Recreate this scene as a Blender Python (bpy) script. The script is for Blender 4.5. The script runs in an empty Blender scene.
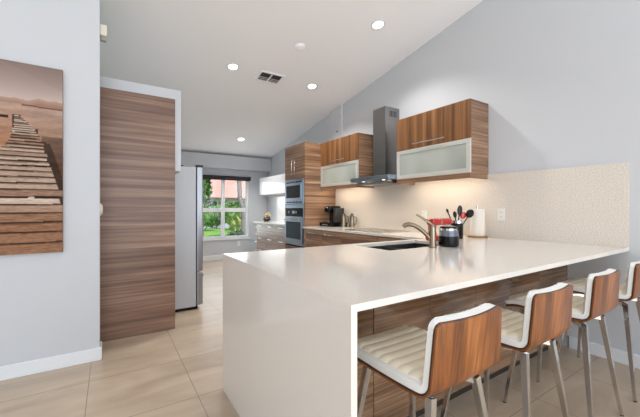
import bpy, bmesh, math, random
from mathutils import Vector, Matrix, noise
random.seed(7)
S = bpy.context.scene
COL = S.collection
PI = math.pi

# ------------------------------------------------------------ camera, world, sun, exposure
cam_d = bpy.data.cameras.new('camera')
cam = bpy.data.objects.new('camera', cam_d)
COL.objects.link(cam)
cam.location = (0, 0, 1.2215)
cam.rotation_euler = (PI/2, 0, -0.5755)
cam_d.sensor_fit = 'HORIZONTAL'
cam_d.sensor_width = 36
cam_d.lens = 324.84/640*36
cam_d.shift_y = -0.0006
cam_d.clip_start = 0.02
S.camera = cam

vs = S.view_settings
vs.view_transform = 'Standard'
vs.look = 'None'
vs.exposure = 0.12
vs.gamma = 1
vs.use_curve_mapping = False

wd = bpy.data.worlds.new('sky')
S.world = wd
wd.use_nodes = True
bg = wd.node_tree.nodes['Background']
bg.inputs[0].default_value = (0.80, 0.90, 1.0, 1)
bg.inputs[1].default_value = 1.1

def light(name, kind, loc, power, color, rot=(0, 0, 0), size=None, size_y=None, parent=None, spot=None, radius=None):
    d = bpy.data.lights.new(name, kind)
    d.energy = power
    d.color = color
    if size is not None:
        d.shape = 'RECTANGLE' if size_y else 'SQUARE'
        d.size = size
        if size_y: d.size_y = size_y
    if spot:
        d.spot_size = spot; d.spot_blend = 0.6
    if radius: d.shadow_soft_size = radius
    o = bpy.data.objects.new(name, d)
    COL.objects.link(o)
    o.location = loc
    o.rotation_euler = rot
    if parent: o.parent = parent
    return o

sun = light('sun', 'SUN', (0, -10, 20), 8.5, (1.0, 0.965, 0.92), rot=(math.radians(38), 0, 0))
sun.data.angle = 0.02
# daylight arriving through the living-room glazing behind the viewer
light('daylight_rear', 'AREA', (0.2, -3.6, 1.7), 130, (0.86, 0.93, 1.0), rot=(math.radians(99), 0, 0), size=5.5, size_y=2.6)
light('side_fill', 'AREA', (-4.8, 0.3, 1.8), 14, (0.80, 0.90, 1.0), rot=(math.radians(90), 0, math.radians(-90)), size=4.5, size_y=2.4)  # added fill lamp in front of the plain living-area wall, no opening there

light('daylight_window', 'AREA', (2.25, 7.66, 1.25), 9, (0.86, 0.93, 1.0), rot=(math.radians(-90), 0, 0), size=1.2, size_y=1.4)

# ------------------------------------------------------------ materials
def lin(c):
    return tuple((x/255/12.92) if x/255 <= 0.04045 else ((x/255+0.055)/1.055)**2.4 for x in c)
def C4(c): return (*lin(c), 1)

def mat(name, rgb=(200, 200, 200), rough=0.5, metal=0.0, spec=0.5, coat=0.0, emit=None, es=0.0, trans=0.0, ior=None, aniso=0):
    m = bpy.data.materials.new(name)
    m.use_nodes = True
    b = m.node_tree.nodes['Principled BSDF']
    b.inputs['Base Color'].default_value = C4(rgb)
    b.inputs['Roughness'].default_value = rough
    b.inputs['Metallic'].default_value = metal
    b.inputs['Specular IOR Level'].default_value = spec
    b.inputs['Coat Weight'].default_value = coat
    b.inputs['Coat Roughness'].default_value = 0.08
    b.inputs['Transmission Weight'].default_value = trans
    if ior: b.inputs['IOR'].default_value = ior
    if emit:
        b.inputs['Emission Color'].default_value = C4(emit)
        b.inputs['Emission Strength'].default_value = es
    return m

def nodes(m):
    return m.node_tree.nodes, m.node_tree.links, m.node_tree.nodes['Principled BSDF']

def noise_ramp(m, scale, stops, nscale=5.0, detail=4.0, rough=0.55, distort=0.0, coord='Object'):
    """colour from stretched 3-d noise"""
    N, L, B = nodes(m)
    tc = N.new('ShaderNodeTexCoord'); mp = N.new('ShaderNodeMapping')
    mp.inputs['Scale'].default_value = scale
    nz = N.new('ShaderNodeTexNoise')
    nz.inputs['Scale'].default_value = nscale
    nz.inputs['Detail'].default_value = detail
    nz.inputs['Roughness'].default_value = rough
    nz.inputs['Distortion'].default_value = distort
    cr = N.new('ShaderNodeValToRGB')
    els = cr.color_ramp.elements
    while len(els) < len(stops): els.new(0.5)
    for e, (p, c) in zip(els, stops):
        e.position = p; e.color = C4(c)
    L.new(tc.outputs[coord], mp.inputs[0]); L.new(mp.outputs[0], nz.inputs['Vector'])
    L.new(nz.outputs[0], cr.inputs[0]); L.new(cr.outputs[0], B.inputs['Base Color'])
    return cr, nz, mp

def wood(name, scale_fine, scale_band, dark, mid, lite, rough=0.35, coat=0.0, bandmix=0.5, distort=0.3):
    m = mat(name, mid, rough, coat=coat)
    N, L, B = nodes(m)
    cr, nz, mp = noise_ramp(m, scale_fine, [(0.36, dark), (0.5, mid), (0.66, lite)], nscale=1.0, detail=6, rough=0.65, distort=distort)
    tc = N.new('ShaderNodeTexCoord'); mp2 = N.new('ShaderNodeMapping'); mp2.inputs['Scale'].default_value = scale_band
    n2 = N.new('ShaderNodeTexNoise'); n2.inputs['Scale'].default_value = 1.0; n2.inputs['Detail'].default_value = 1.5
    n2.inputs['Distortion'].default_value = distort
    L.new(tc.outputs['Object'], mp2.inputs[0]); L.new(mp2.outputs[0], n2.inputs['Vector'])
    mix = N.new('ShaderNodeMix'); mix.data_type = 'FLOAT'; mix.inputs[0].default_value = bandmix
    L.new(nz.outputs[0], mix.inputs[2]); L.new(n2.outputs[0], mix.inputs[3])
    L.new(mix.outputs[0], cr.inputs[0])
    return m

M = {}
M['wall'] = mat('wall_paint', (204, 207, 211), 0.75)
M['ceil'] = mat('ceiling_paint', (244, 245, 249), 0.85)
M['trim'] = mat('trim_paint', (232, 235, 238), 0.45)
# horizontal-grain grey walnut, for faces seen along X or Y
M['wood_h'] = wood('walnut_laminate_horizontal', (0.9, 0.9, 36), (0.35, 0.35, 10), (88, 62, 46), (142, 108, 82), (196, 161, 128), 0.30, 0.15, 0.45)
M['wood_panel'] = wood('walnut_panel_horizontal', (0.8, 0.8, 34), (0.30, 0.30, 10), (92, 66, 54), (136, 104, 86), (182, 150, 128), 0.38, 0.0, 0.5)
M['wood_v'] = wood('walnut_laminate_vertical', (3, 70, 1.1), (1.0, 11, 0.35), (78, 46, 24), (124, 82, 46), (168, 120, 76), 0.38, 0.1, 0.55)
M['wood_bar'] = wood('walnut_bar_panel', (1.3, 1.3, 55), (0.4, 0.4, 9), (88, 62, 44), (134, 102, 76), (178, 144, 114), 0.16, 0.5, 0.5)
M['wood_far'] = wood('grey_laminate', (1.1, 1.1, 60), (0.35, 0.35, 9), (120, 100, 90), (168, 148, 138), (205, 190, 182), 0.3, 0.15, 0.45)
M['wood_stool'] = wood('walnut_veneer', (34, 8, 2.6), (6, 3, 1.6), (84, 44, 16), (138, 80, 34), (180, 116, 60), 0.36, 0.08, 0.5, 1.2)
M['ply_edge'] = mat('plywood_edge', (58, 28, 14), 0.5)
M['kick'] = mat('toe_kick', (52, 44, 40), 0.5)
M['carcass'] = mat('carcass', (150, 128, 110), 0.5)
M['quartz'] = mat('white_quartz', (226, 219, 208), 0.10, spec=0.5)
noise_ramp(M['quartz'], (1, 1, 1), [(0.35, (226, 219, 210)), (0.5, (231, 225, 217)), (0.68, (235, 229, 222))], nscale=260, detail=2)
M['splash'] = mat('backsplash_quartz', (214, 200, 188), 0.28)
noise_ramp(M['splash'], (1, 1, 1), [(0.33, (207, 196, 183)), (0.5, (221, 212, 201)), (0.66, (234, 227, 217))], nscale=110, detail=3)
M['white_splash'] = mat('white_backsplash', (232, 234, 238), 0.2)
M['steel'] = mat('brushed_steel', (176, 178, 182), 0.26, 1.0)
M['steel_hood'] = mat('hood_steel', (152, 150, 148), 0.22, 1.0)
M['steel_blue'] = mat('appliance_steel', (160, 172, 186), 0.30, 1.0)
M['nickel'] = mat('brushed_nickel', (150, 136, 116), 0.24, 1.0)
M['chrome'] = mat('chrome', (214, 214, 214), 0.14, 1.0)
M['alu'] = mat('aluminium_frame', (226, 224, 216), 0.35, 0.4)
M['frost'] = mat('frosted_glass', (196, 204, 198), 0.35, spec=0.5)
N_, L_, B_ = nodes(M['frost'])
noise_ramp(M['frost'], (1, 1.5, 1), [(0.35, (158, 164, 156)), (0.6, (186, 191, 183))], nscale=1.2, detail=1)
M['dark_glass'] = mat('dark_glass', (16, 20, 24), 0.05, spec=0.7)
M['oven_glass'] = mat('oven_glass', (22, 48, 60), 0.05, spec=0.8)
M['black'] = mat('black_plastic', (10, 10, 12), 0.16, spec=0.3)
M['black_soft'] = mat('black_rubber', (14, 14, 14), 0.5, spec=0.3)
M['red'] = mat('red_enamel', (190, 10, 14), 0.22, coat=0.5)
M['white_gloss'] = mat('white_gloss', (236, 238, 242), 0.06, coat=0.6)
M['plastic_white'] = mat('white_plastic', (236, 234, 228), 0.4)
M['cream_plastic'] = mat('cream_plastic', (228, 222, 206), 0.45)
M['paper'] = mat('paper_towel', (240, 232, 220), 0.9)
M['base_wood'] = mat('turned_wood', (150, 112, 70), 0.45)
M['vinyl'] = mat('white_vinyl', (243, 243, 240), 0.34, coat=0.1)
M['pad'] = mat('cream_vinyl', (255, 245, 222), 0.40, coat=0.1)
M['fridge_side'] = mat('fridge_side', (196, 199, 204), 0.45)
M['fridge_door'] = mat('fridge_door', (168, 170, 176), 0.30, 0.6)
M['lamp'] = mat('lamp_lens', (255, 250, 240), 0.4, emit=(255, 248, 236), es=14)
M['led'] = mat('led_strip', (255, 240, 210), 0.4, emit=(255, 222, 176), es=2.5)
M['vent_dark'] = mat('vent_dark', (70, 68, 66), 0.7)
M['glass'] = mat('clear_glass', (255, 255, 255), 0.0, trans=1.0, ior=1.45)
M['pane'] = bpy.data.materials.new('window_pane'); M['pane'].use_nodes = True
_n, _l = M['pane'].node_tree.nodes, M['pane'].node_tree.links
_n.clear()
_o = _n.new('ShaderNodeOutputMaterial'); _mx = _n.new('ShaderNodeMixShader'); _t = _n.new('ShaderNodeBsdfTransparent'); _g = _n.new('ShaderNodeBsdfGlossy')
_g.inputs['Roughness'].default_value = 0.02; _mx.inputs[0].default_value = 0.06
_l.new(_t.outputs[0], _mx.inputs[1]); _l.new(_g.outputs[0], _mx.inputs[2]); _l.new(_mx.outputs[0], _o.inputs[0])
M['shade'] = mat('roller_shade', (34, 32, 34), 0.7)
M['grass'] = mat('lawn', (96, 140, 58), 0.9)
noise_ramp(M['grass'], (1, 1, 1), [(0.35, (62, 104, 30)), (0.65, (92, 136, 50))], nscale=1.5, detail=5)
M['street'] = mat('street', (118, 126, 138), 0.8)
M['leaf'] = mat('leaves', (70, 120, 44), 0.6)
noise_ramp(M['leaf'], (1, 1, 1), [(0.35, (30, 68, 18)), (0.65, (76, 122, 42))], nscale=3, detail=3)
M['leaf_dark'] = mat('dark_leaves', (48, 84, 40), 0.6)
noise_ramp(M['leaf_dark'], (1, 1, 1), [(0.35, (26, 50, 22)), (0.65, (66, 96, 54))], nscale=4, detail=3)
M['leaf_lime'] = mat('lime_leaves', (150, 180, 80), 0.6)
noise_ramp(M['leaf_lime'], (1, 1, 1), [(0.35, (100, 126, 44)), (0.65, (150, 166, 80))], nscale=4, detail=3)
M['bark'] = mat('bark', (104, 100, 104), 0.9)
M['roof'] = mat('roof_tiles', (184, 124, 112), 0.8)
noise_ramp(M['roof'], (1.5, 1.5, 9), [(0.35, (148, 104, 98)), (0.65, (170, 128, 122))], nscale=2, detail=3)
M['stucco'] = mat('stucco', (226, 224, 222), 0.9)

# tile floor: brick texture, square porcelain tiles 0.605 m with pale grout
m = M['tile'] = mat('porcelain_tile', (190, 172, 152), 0.30)
N, L, B = nodes(m)
tc = N.new('ShaderNodeTexCoord'); mp = N.new('ShaderNodeMapping')
mp.inputs['Location'].default_value = (0.12, -2.2+0.605*5, 0)
L.new(tc.outputs['Object'], mp.inputs[0])
bk = N.new('ShaderNodeTexBrick')
bk.offset = 0.0; bk.squash = 1.0
bk.inputs['Scale'].default_value = 1.0
bk.inputs['Brick Width'].default_value = 0.605
bk.inputs['Row Height'].default_value = 0.605
bk.inputs['Mortar Size'].default_value = 0.0028
bk.inputs['Mortar Smooth'].default_value = 0.1
bk.inputs['Bias'].default_value = 0.0
bk.inputs['Color1'].default_value = (0.44, 0.44, 0.44, 1)
bk.inputs['Color2'].default_value = (0.56, 0.56, 0.56, 1)
L.new(mp.outputs[0], bk.inputs['Vector'])
mp3 = N.new('ShaderNodeMapping'); mp3.inputs['Scale'].default_value = (0.9, 3.4, 1)
L.new(tc.outputs['Object'], mp3.inputs[0])
nz = N.new('ShaderNodeTexNoise'); nz.inputs['Scale'].default_value = 1.4; nz.inputs['Detail'].default_value = 7; nz.inputs['Distortion'].default_value = 0.8
L.new(mp3.outputs[0], nz.inputs['Vector'])
cr = N.new('ShaderNodeValToRGB')
cr.color_ramp.elements[0].position = 0.3; cr.color_ramp.elements[0].color = C4((172, 153, 132))
cr.color_ramp.elements[1].position = 0.7; cr.color_ramp.elements[1].color = C4((203, 185, 163))
L.new(nz.outputs[0], cr.inputs[0])
mx = N.new('ShaderNodeMix'); mx.data_type = 'RGBA'; mx.blend_type = 'MIX'
L.new(bk.outputs['Fac'], mx.inputs[0]); L.new(cr.outputs[0], mx.inputs[6])
mx.inputs[7].default_value = C4((146, 129, 111))
L.new(mx.outputs[2], B.inputs['Base Color'])
mr = N.new('ShaderNodeMapRange'); mr.inputs[3].default_value = 0.24; mr.inputs[4].default_value = 0.42
L.new(nz.outputs[0], mr.inputs[0]); L.new(mr.outputs[0], B.inputs['Roughness'])

# ------------------------------------------------------------ helpers
def NB(): return bmesh.new()

def bx(bm, x0, x1, y0, y1, z0, z1, bev=0.0, seg=2):
    r = bmesh.ops.create_cube(bm, size=1)
    for v in r['verts']:
        v.co = Vector(((x0+x1)/2+v.co.x*(x1-x0), (y0+y1)/2+v.co.y*(y1-y0), (z0+z1)/2+v.co.z*(z1-z0)))
    if bev:
        es = list({e for v in r['verts'] for e in v.link_edges})
        bmesh.ops.bevel(bm, geom=es, offset=bev, segments=seg, affect='EDGES', profile=0.5)
    return bm

def lathe(bm, prof, c=(0, 0), seg=32, axis='Z'):
    """prof: list of (r, z)"""
    rings = []
    for r, z in prof:
        if r < 1e-6:
            rings.append([bm.verts.new((c[0], c[1], z))])
        else:
            rings.append([bm.verts.new((c[0]+r*math.cos(2*PI*i/seg), c[1]+r*math.sin(2*PI*i/seg), z)) for i in range(seg)])
    for a, b in zip(rings, rings[1:]):
        for i in range(seg):
            j = (i+1) % seg
            if len(a) == 1 and len(b) == 1: continue
            if len(a) == 1: bm.faces.new((a[0], b[j], b[i]))
            elif len(b) == 1: bm.faces.new((a[i], a[j], b[0]))
            else: bm.faces.new((a[i], a[j], b[j], b[i]))
    for rg, fl in ((rings[0], True), (rings[-1], False)):
        if len(rg) > 1:
            bm.faces.new(rg[::-1] if fl else rg)
    return bm

def tube(bm, pts, rad, seg=12, square=False, flat=1.0, closed=False):
    pts = [Vector(p) for p in pts]
    rads = rad if isinstance(rad, (list, tuple)) else [rad]*len(pts)
    n = len(pts); rings = []
    up = None
    for i, p in enumerate(pts):
        if closed: d = (pts[(i+1) % n]-pts[i-1]).normalized()
        elif i == 0: d = (pts[1]-p).normalized()
        elif i == n-1: d = (p-pts[i-1]).normalized()
        else: d = (pts[i+1]-pts[i-1]).normalized()
        if up is None:
            up = Vector((0, 0, 1)) if abs(d.z) < 0.9 else Vector((0, 1, 0))
        a = d.cross(up).normalized(); b = a.cross(d).normalized()
        if abs(d.z) < 0.9: pass
        r = rads[i]; ring = []
        k = 4 if square else seg
        for j in range(k):
            t = 2*PI*j/k + (PI/4 if square else 0)
            s = r*(math.sqrt(2) if square else 1)
            ring.append(bm.verts.new(p+a*math.cos(t)*s+b*math.sin(t)*s*flat))
        rings.append(ring)
        up = b
    k = len(rings[0])
    prs = list(zip(rings, rings[1:]))
    if closed: prs.append((rings[-1], rings[0]))
    for A, B2 in prs:
        for j in range(k):
            bm.faces.new((A[j], A[(j+1) % k], B2[(j+1) % k], B2[j]))
    if not closed:
        bm.faces.new(rings[0][::-1]); bm.faces.new(rings[-1])
    return bm

def prism(bm, poly, axis, a0, a1):
    """extrude a 2-d polygon along an axis. axis 'X': poly=(y,z); 'Y': (x,z); 'Z': (x,y)"""
    def P(p, a):
        return {'X': (a, p[0], p[1]), 'Y': (p[0], a, p[1]), 'Z': (p[0], p[1], a)}[axis]
    A = [bm.verts.new(P(p, a0)) for p in poly]; B2 = [bm.verts.new(P(p, a1)) for p in poly]
    n = len(poly)
    for i in range(n): bm.faces.new((A[i], A[(i+1) % n], B2[(i+1) % n], B2[i]))
    bm.faces.new(A[::-1]); bm.faces.new(B2)
    return bm

def obj(name, bm, m, parent=None, smooth=False, origin=None, local=False):
    bmesh.ops.recalc_face_normals(bm, faces=bm.faces[:])
    off = Vector(origin) if origin is not None else (parent_loc(parent) if parent and not local else Vector((0, 0, 0)))
    if off.length > 0 and not local:
        for v in bm.verts: v.co -= off
    me = bpy.data.meshes.new(name)
    bm.to_mesh(me); bm.free()
    if m: me.materials.append(m)
    if smooth:
        for p in me.polygons: p.use_smooth = True
        me.set_sharp_from_angle(angle=math.radians(42))
    o = bpy.data.objects.new(name, me)
    COL.objects.link(o)
    if parent:
        o.parent = parent
    elif origin is not None:
        o.location = origin
    return o

def parent_loc(o):
    v = Vector((0, 0, 0))
    while o: v = v+o.location; o = o.parent
    return v

def thing(name, label, cat, loc=(0, 0, 0), group=None):
    o = bpy.data.objects.new(name, None); COL.objects.link(o)
    o.location = loc; o.empty_display_size = 0.1
    o['label'] = label; o['category'] = cat
    if group: o['group'] = group
    return o

def tag(o, label, cat, group=None, kind=None):
    o['label'] = label; o['category'] = cat
    if group: o['group'] = group
    if kind: o['kind'] = kind
    return o

def struct(name, bm, m, label, cat, parent=None):
    o = obj(name, bm, m, parent)
    if not parent:
        o['kind'] = 'structure'; o['label'] = label; o['category'] = cat
    return o

# ------------------------------------------------------------ the setting
W = 3.388            # kitchen wall plane
YF = 7.70            # far wall with the window
YA = 3.164           # art wall face
def ceil_z(y): return 2.486-0.179*(y-7.4488)

b = bx(NB(), -5.0, W+0.12, -4.0, YF+0.12, -0.10, 0.0)
struct('floor', b, M['tile'], 'large square beige porcelain floor tiles with thin grout lines', 'floor')

b = prism(NB(), [(-4.0, ceil_z(-4.0)), (YF+0.12, ceil_z(YF+0.12)), (YF+0.12, ceil_z(YF+0.12)+0.15), (-4.0, ceil_z(-4.0)+0.15)], 'X', -5.0, W+0.12)
struct('ceiling', b, M['ceil'], 'white vaulted ceiling sloping down towards the far window', 'ceiling')

b = prism(NB(), [(-4.0, 0), (YF+0.12, 0), (YF+0.12, ceil_z(YF+0.12)), (-4.0, ceil_z(-4.0))], 'X', W, W+0.12)
struct('wall_right', b, M['wall'], 'pale grey kitchen wall behind the upper cabinets and hood', 'wall')

wx0, wx1, wz0, wz1 = 1.60, 2.895, 0.50, 2.00
b = NB()
bx(b, -0.42, wx0, YF, YF+0.12, 0, ceil_z(YF+.12))
bx(b, wx1, W, YF, YF+0.12, 0, ceil_z(YF+.12))
bx(b, wx0, wx1, YF, YF+0.12, 0, wz0)
bx(b, wx0, wx1, YF, YF+0.12, wz1, ceil_z(YF+.12))
struct('wall_back', b, M['wall'], 'pale grey far wall around the garden window', 'wall')

b = bx(NB(), -5.12, -5.0, -4.0, YA, 0, ceil_z(YA))
struct('wall_living', b, M['wall'], 'plain side wall of the living area behind the viewer', 'wall')
b = bx(NB(), -0.42, -0.30, 3.31, YF, 0, ceil_z(YF))
struct('wall_left', b, M['wall'], 'pale wall behind the refrigerator and tall pantry', 'wall')

b = prism(NB(), [(-5.0, 0), (-0.065, 0), (-0.065, ceil_z(YA)), (-5.0, ceil_z(YA))], 'Y', YA, YA+0.14)
struct('wall_front', b, M['wall'], 'pale blue-grey partition wall with the pier picture hanging on it', 'wall')

# header beam in front of the window wall
b = bx(NB(), -0.30, W, 7.449, YF, 2.139, ceil_z(YF))
struct('trim_1', b, M['wall'], 'boxed header beam running above the window at the far end', 'beam')
# chase in the corner above the oven tower
b = prism(NB(), [(4.50, 2.30), (4.84, 2.30), (4.84, ceil_z(4.84)), (4.50, ceil_z(4.50))], 'X', W-0.035, W)
struct('trim_2', b, M['wall'], 'shallow vertical chase on the wall above the oven tower', 'trim')

# drywall surround of the pantry (overhanging soffit at the top right)
b = NB()
bx(b, -0.30, 0.545, 3.581, 4.06, 0, 1.60)
bx(b, -0.30, 0.619, 3.581, 4.06, 1.60, 2.426)
struct('wall_side', b, M['wall'], 'white drywall box framing the walnut pantry panel', 'wall')

# baseboards
def baseboard(name, x0, x1, y0, y1, label, h=0.10):
    b = bx(NB(), x0, x1, y0, y1, 0, h, 0.003, 1)
    struct(name, b, M['trim'], label, 'baseboard')
baseboard('baseboard_right', W-0.014, W, -4.0, 1.20, 'white baseboard along the wall behind the bar stools')
b = NB(); bx(b, -5.0, -0.051, YA-0.014, YA, 0, 0.10, 0.003, 1); bx(b, -0.065, -0.051, YA, YA+0.14, 0, 0.10, 0.003, 1)
struct('baseboard_left', b, M['trim'], 'white baseboard under the pier picture wrapping the wall end', 'baseboard')
baseboard('baseboard_back', -0.30, 2.75, YF-0.014, YF, 'white baseboard below the garden window', 0.12)

# window
wr = thing('window_1', 'white four-light sash window looking onto the front garden', 'window', (wx0, YF, wz0))
wr['kind'] = 'structure'
b = NB(); t = 0.055
bx(b, wx0, wx0+t, YF+0.02, YF+0.09, wz0, wz1); bx(b, wx1-t, wx1, YF+0.02, YF+0.09, wz0, wz1)
bx(b, wx0+t, wx1-t, YF+0.02, YF+0.09, wz0, wz0+t); bx(b, wx0+t, wx1-t, YF+0.02, YF+0.09, wz1-t, wz1)
obj('window_frame', b, M['trim'], wr)
mxc = 2.27
b = NB(); bx(b, mxc-0.04, mxc+0.04, YF+0.03, YF+0.08, wz0+t, wz1-t)
obj('mullion', b, M['trim'], wr)
b = NB(); bx(b, wx0+t, mxc-0.04, YF+0.03, YF+0.075, 1.13, 1.225); bx(b, mxc+0.04, wx1-t, YF+0.03, YF+0.075, 1.13, 1.225)
obj('sash_rail', b, M['trim'], wr)
b = bx(NB(), wx0+t, wx1-t, YF+0.052, YF+0.056, wz0+t, wz1-t)
obj('window_pane', b, M['pane'], wr)
b = bx(NB(), wx0-0.02, wx1+0.02, YF-0.03, YF+0.02, wz0-0.035, wz0, 0.004)
obj('window_sill', b, M['trim'], wr)

# roller shade rolled up at the head of the window
rs = thing('roller_shade', 'dark roller shade rolled up at the top of the far window', 'blind', (wx0, YF, 1.90))
b = NB(); tube(b, [(wx0-0.01, YF-0.05, 1.945), (wx1+0.01, YF-0.05, 1.945)], 0.040, 16)
obj('fabric_roll', b, M['shade'], rs, True)
b = bx(NB(), wx0-0.01, wx1+0.01, YF-0.062, YF-0.05, 1.882, 1.905, 0.003)
obj('hem_bar', b, M['shade'], rs)
for xa in (wx0-0.02, wx1+0.011):
    b = bx(NB(), xa, xa+0.009, YF-0.095, YF, 1.90, 1.99); obj('bracket', b, M['shade'], rs)

# ------------------------------------------------------------ outside the window
b = bx(NB(), -40, 70, YF+0.12, 22.6, -0.35, -0.15)
tag(obj('front_lawn', b, M['grass']), 'green front lawn outside the window', 'lawn')['kind'] = 'structure'
b = bx(NB(), -40, 70, 22.6, 29.5, -0.36, -0.16)
tag(obj('street', b, M['street']), 'grey street beyond the lawn', 'street')['kind'] = 'structure'
b = bx(NB(), -40, 70, 29.5, 60, -0.35, -0.15)
tag(obj('far_lawn', b, M['grass']), 'green lawn across the street in front of the house', 'lawn')['kind'] = 'structure'

hs = thing('house', 'white house with a salmon tiled roof across the street', 'house', (9, 36, -0.15))
b = bx(NB(), 0, 17.5, 34, 42, -0.15, 2.4)
obj('house_wall', b, M['stucco'], hs)
b = NB()
v = [b.verts.new(p) for p in ((-0.8, 33.2, 2.3), (18.3, 33.2, 2.3), (18.3, 42.8, 2.3), (-0.8, 42.8, 2.3), (3.5, 38, 5.6), (12.3, 38, 5.6))]
for f in ((0, 1, 5, 4), (1, 2, 5), (2, 3, 4, 5), (3, 0, 4), (0, 3, 2, 1)): b.faces.new([v[i] for i in f])
obj('roof', b, M['roof'], hs)
for x0 in (8.1, 11.0):
    b = bx(NB(), x0, x0+1.3, 33.93, 34.0, 0.9, 2.0)
    wf = obj('house_window', b, M['trim'], hs)
    b = bx(NB(), x0+0.08, x0+1.22, 33.90, 33.93, 0.98, 1.92)
    obj('pane', b, M['dark_glass'], wf)

def foliage(name, c, r, n, m, label, cat, leaf=0.07, group=None, parent=None, trunk=None):
    bm = NB()
    rnd = random.Random(hash(label) % 1000 if False else int(c[0]*100+c[1]*10))
    for i in range(n):
        u = rnd.uniform(-1, 1); a = rnd.uniform(0, 2*PI); k = (1-u*u)**0.5
        d = Vector((k*math.cos(a), k*math.sin(a), u))
        q = 0.78+0.22*noise.noise(d*2.3+Vector(c))*2
        rr = rnd.uniform(0.6, 1.0)*q
        p = Vector((c[0]+d.x*r[0]*rr, c[1]+d.y*r[1]*rr, max(c[2]+d.z*r[2]*rr, -0.14)))
        ax = Vector((rnd.gauss(0, 1), rnd.gauss(0, 1), rnd.gauss(0, 1))).normalized()
        bb = ax.orthogonal().normalized(); cc = ax.cross(bb)
        s = leaf*rnd.uniform(0.6, 1.3)
        vs_ = [bm.verts.new(p+bb*s*x+cc*s*0.6*y) for x, y in ((-1, 0), (0, -1), (1, 0), (0, 1))]
        bm.faces.new(vs_)
    if parent: return obj('crown', bm, m, parent)
    # solid inner core so the shrub is not see-through
    r_ = bmesh.ops.create_icosphere(bm, subdivisions=2, radius=1)
    for v in r_['verts']:
        v.co = Vector((c[0]+v.co.x*r[0]*0.66, c[1]+v.co.y*r[1]*0.66, max(c[2]+v.co.z*r[2]*0.66, -0.14)))
    o = obj(name, bm, m)
    return tag(o, label, cat, group)

g = 'shrubs in the front garden'
foliage('shrub', (3.25, 9.6, 0.20), (0.46, 0.35, 0.52), 1500, M['leaf_dark'], 'dark leafy shrub just outside the right half of the window', 'shrub', 0.04, g)
foliage('shrub', (5.00, 20.0, 0.60), (0.60, 0.5, 0.78), 900, M['leaf'], 'round clipped shrub seen through the lower left pane', 'shrub', 0.07, g)
foliage('shrub', (6.45, 20.0, 0.65), (0.62, 0.5, 0.70), 900, M['leaf'], 'deep green round shrub right of the mullion', 'shrub', 0.07, g)
foliage('shrub', (5.95, 22.0, 0.55), (0.55, 0.5, 0.80), 900, M['leaf_dark'], 'dark shrub left of the mullion behind the clipped one', 'shrub', 0.07, g)
foliage('shrub', (5.02, 15.0, 0.45), (0.42, 0.4, 0.62), 900, M['leaf_lime'], 'pale lime bush seen through the lower right pane', 'shrub', 0.05, g)
foliage('hedge', (9.5, 31.0, 0.75), (6.5, 0.9, 1.15), 4200, M['leaf'], 'long hedge in front of the house across the street', 'hedge', 0.16)
tr = thing('tree', 'leafy tree at the left edge of the window view', 'tree', (3.55, 14.2, -0.15))
b = NB(); tube(b, [(3.27, 14.2, -0.15), (3.25, 14.2, 1.0), (3.30, 14.2, 2.2)], [0.10, 0.08, 0.05], 10)
obj('trunk', b, M['bark'], tr, True)
foliage('tree', (3.30, 14.2, 2.05), (0.42, 0.5, 0.75), 1500, M['leaf'], '', '', 0.09, parent=tr)
pt = thing('palm_tree', 'curved grey palm trunk crossing the upper right pane', 'tree', (4.9, 13.9, -0.15))
b = NB(); tube(b, [(4.74, 13.2, -0.15), (4.74, 13.2, 0.6), (4.72, 13.2, 1.2), (4.58, 13.2, 1.6), (4.54, 13.2, 2.4), (4.66, 13.2, 3.4)], [0.15, 0.12, 0.11, 0.10, 0.10, 0.10], 10)
obj('trunk', b, M['bark'], pt, True)
b = NB()
for i in range(12):
    a = 2*PI*i/12
    pts = [Vector((4.66, 13.2, 3.4))+Vector((math.cos(a)*s*0.85, math.sin(a)*s*0.85, 0.5*math.sin(s*PI)-0.7*s*s)) for s in (0, .25, .5, .75, 1)]
    tube(b, pts, [0.03, 0.10, 0.12, 0.09, 0.02], 6, flat=0.15)
obj('fronds', b, M['leaf'], pt)

# ------------------------------------------------------------ pantry panel, fridge
b = bx(NB(), -0.295, 0.560, 3.560, 3.580, 0.0, 2.324, 0.002)
tag(obj('pantry_panel', b, M['wood_panel'], origin=(0.0, 3.56, 0)), 'tall walnut end panel with horizontal grain beside the refrigerator', 'panel')

fr = thing('refrigerator', 'stainless refrigerator standing behind the walnut pantry panel', 'refrigerator', (0.5, 4.55, 0))
b = bx(NB(), -0.28, 0.878, 4.10, 5.00, 0.035, 1.715, 0.006)
obj('body', b, M['fridge_side'], fr)
b = bx(NB(), 0.888, 0.959, 4.10, 4.545, 0.455, 1.722, 0.012, 3); obj('door', b, M['fridge_door'], fr)
b = bx(NB(), 0.888, 0.959, 4.555, 5.00, 0.455, 1.722, 0.012, 3); d2 = obj('door', b, M['fridge_door'], fr)
b = bx(NB(), 0.888, 0.959, 4.10, 5.00, 0.05, 0.445, 0.012, 3); obj('freezer_drawer', b, M['fridge_door'], fr)
for y in (4.50, 4.60):
    b = NB(); tube(b, [(0.955, y, 0.75), (1.0, y, 0.77), (1.0, y, 1.48), (0.955, y, 1.50)], 0.010, 8)
    obj('handle', b, M['chrome'], fr, True)
b = NB(); tube(b, [(0.955, 4.25, 0.37), (1.0, 4.27, 0.37), (1.0, 4.83, 0.37), (0.955, 4.85, 0.37)], 0.010, 8)
obj('handle', b, M['chrome'], fr, True)
for ya in (4.10, 4.93):
    b = bx(NB(), 0.880, 0.962, ya, ya+0.07, 1.7155, 1.745, 0.004); obj('hinge_cover', b, M['black'], fr)
b = bx(NB(), 0.655, 0.735, 4.101, 4.13, 1.7155, 1.729, 0.003)
obj('top_clip', b, M['black'], fr)
for y in (4.14, 4.94):
    b = bx(NB(), 0.80, 0.90, y-0.03, y+0.03, 0.0, 0.05, 0.008); obj('roller_foot', b, M['black'], fr)
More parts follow.
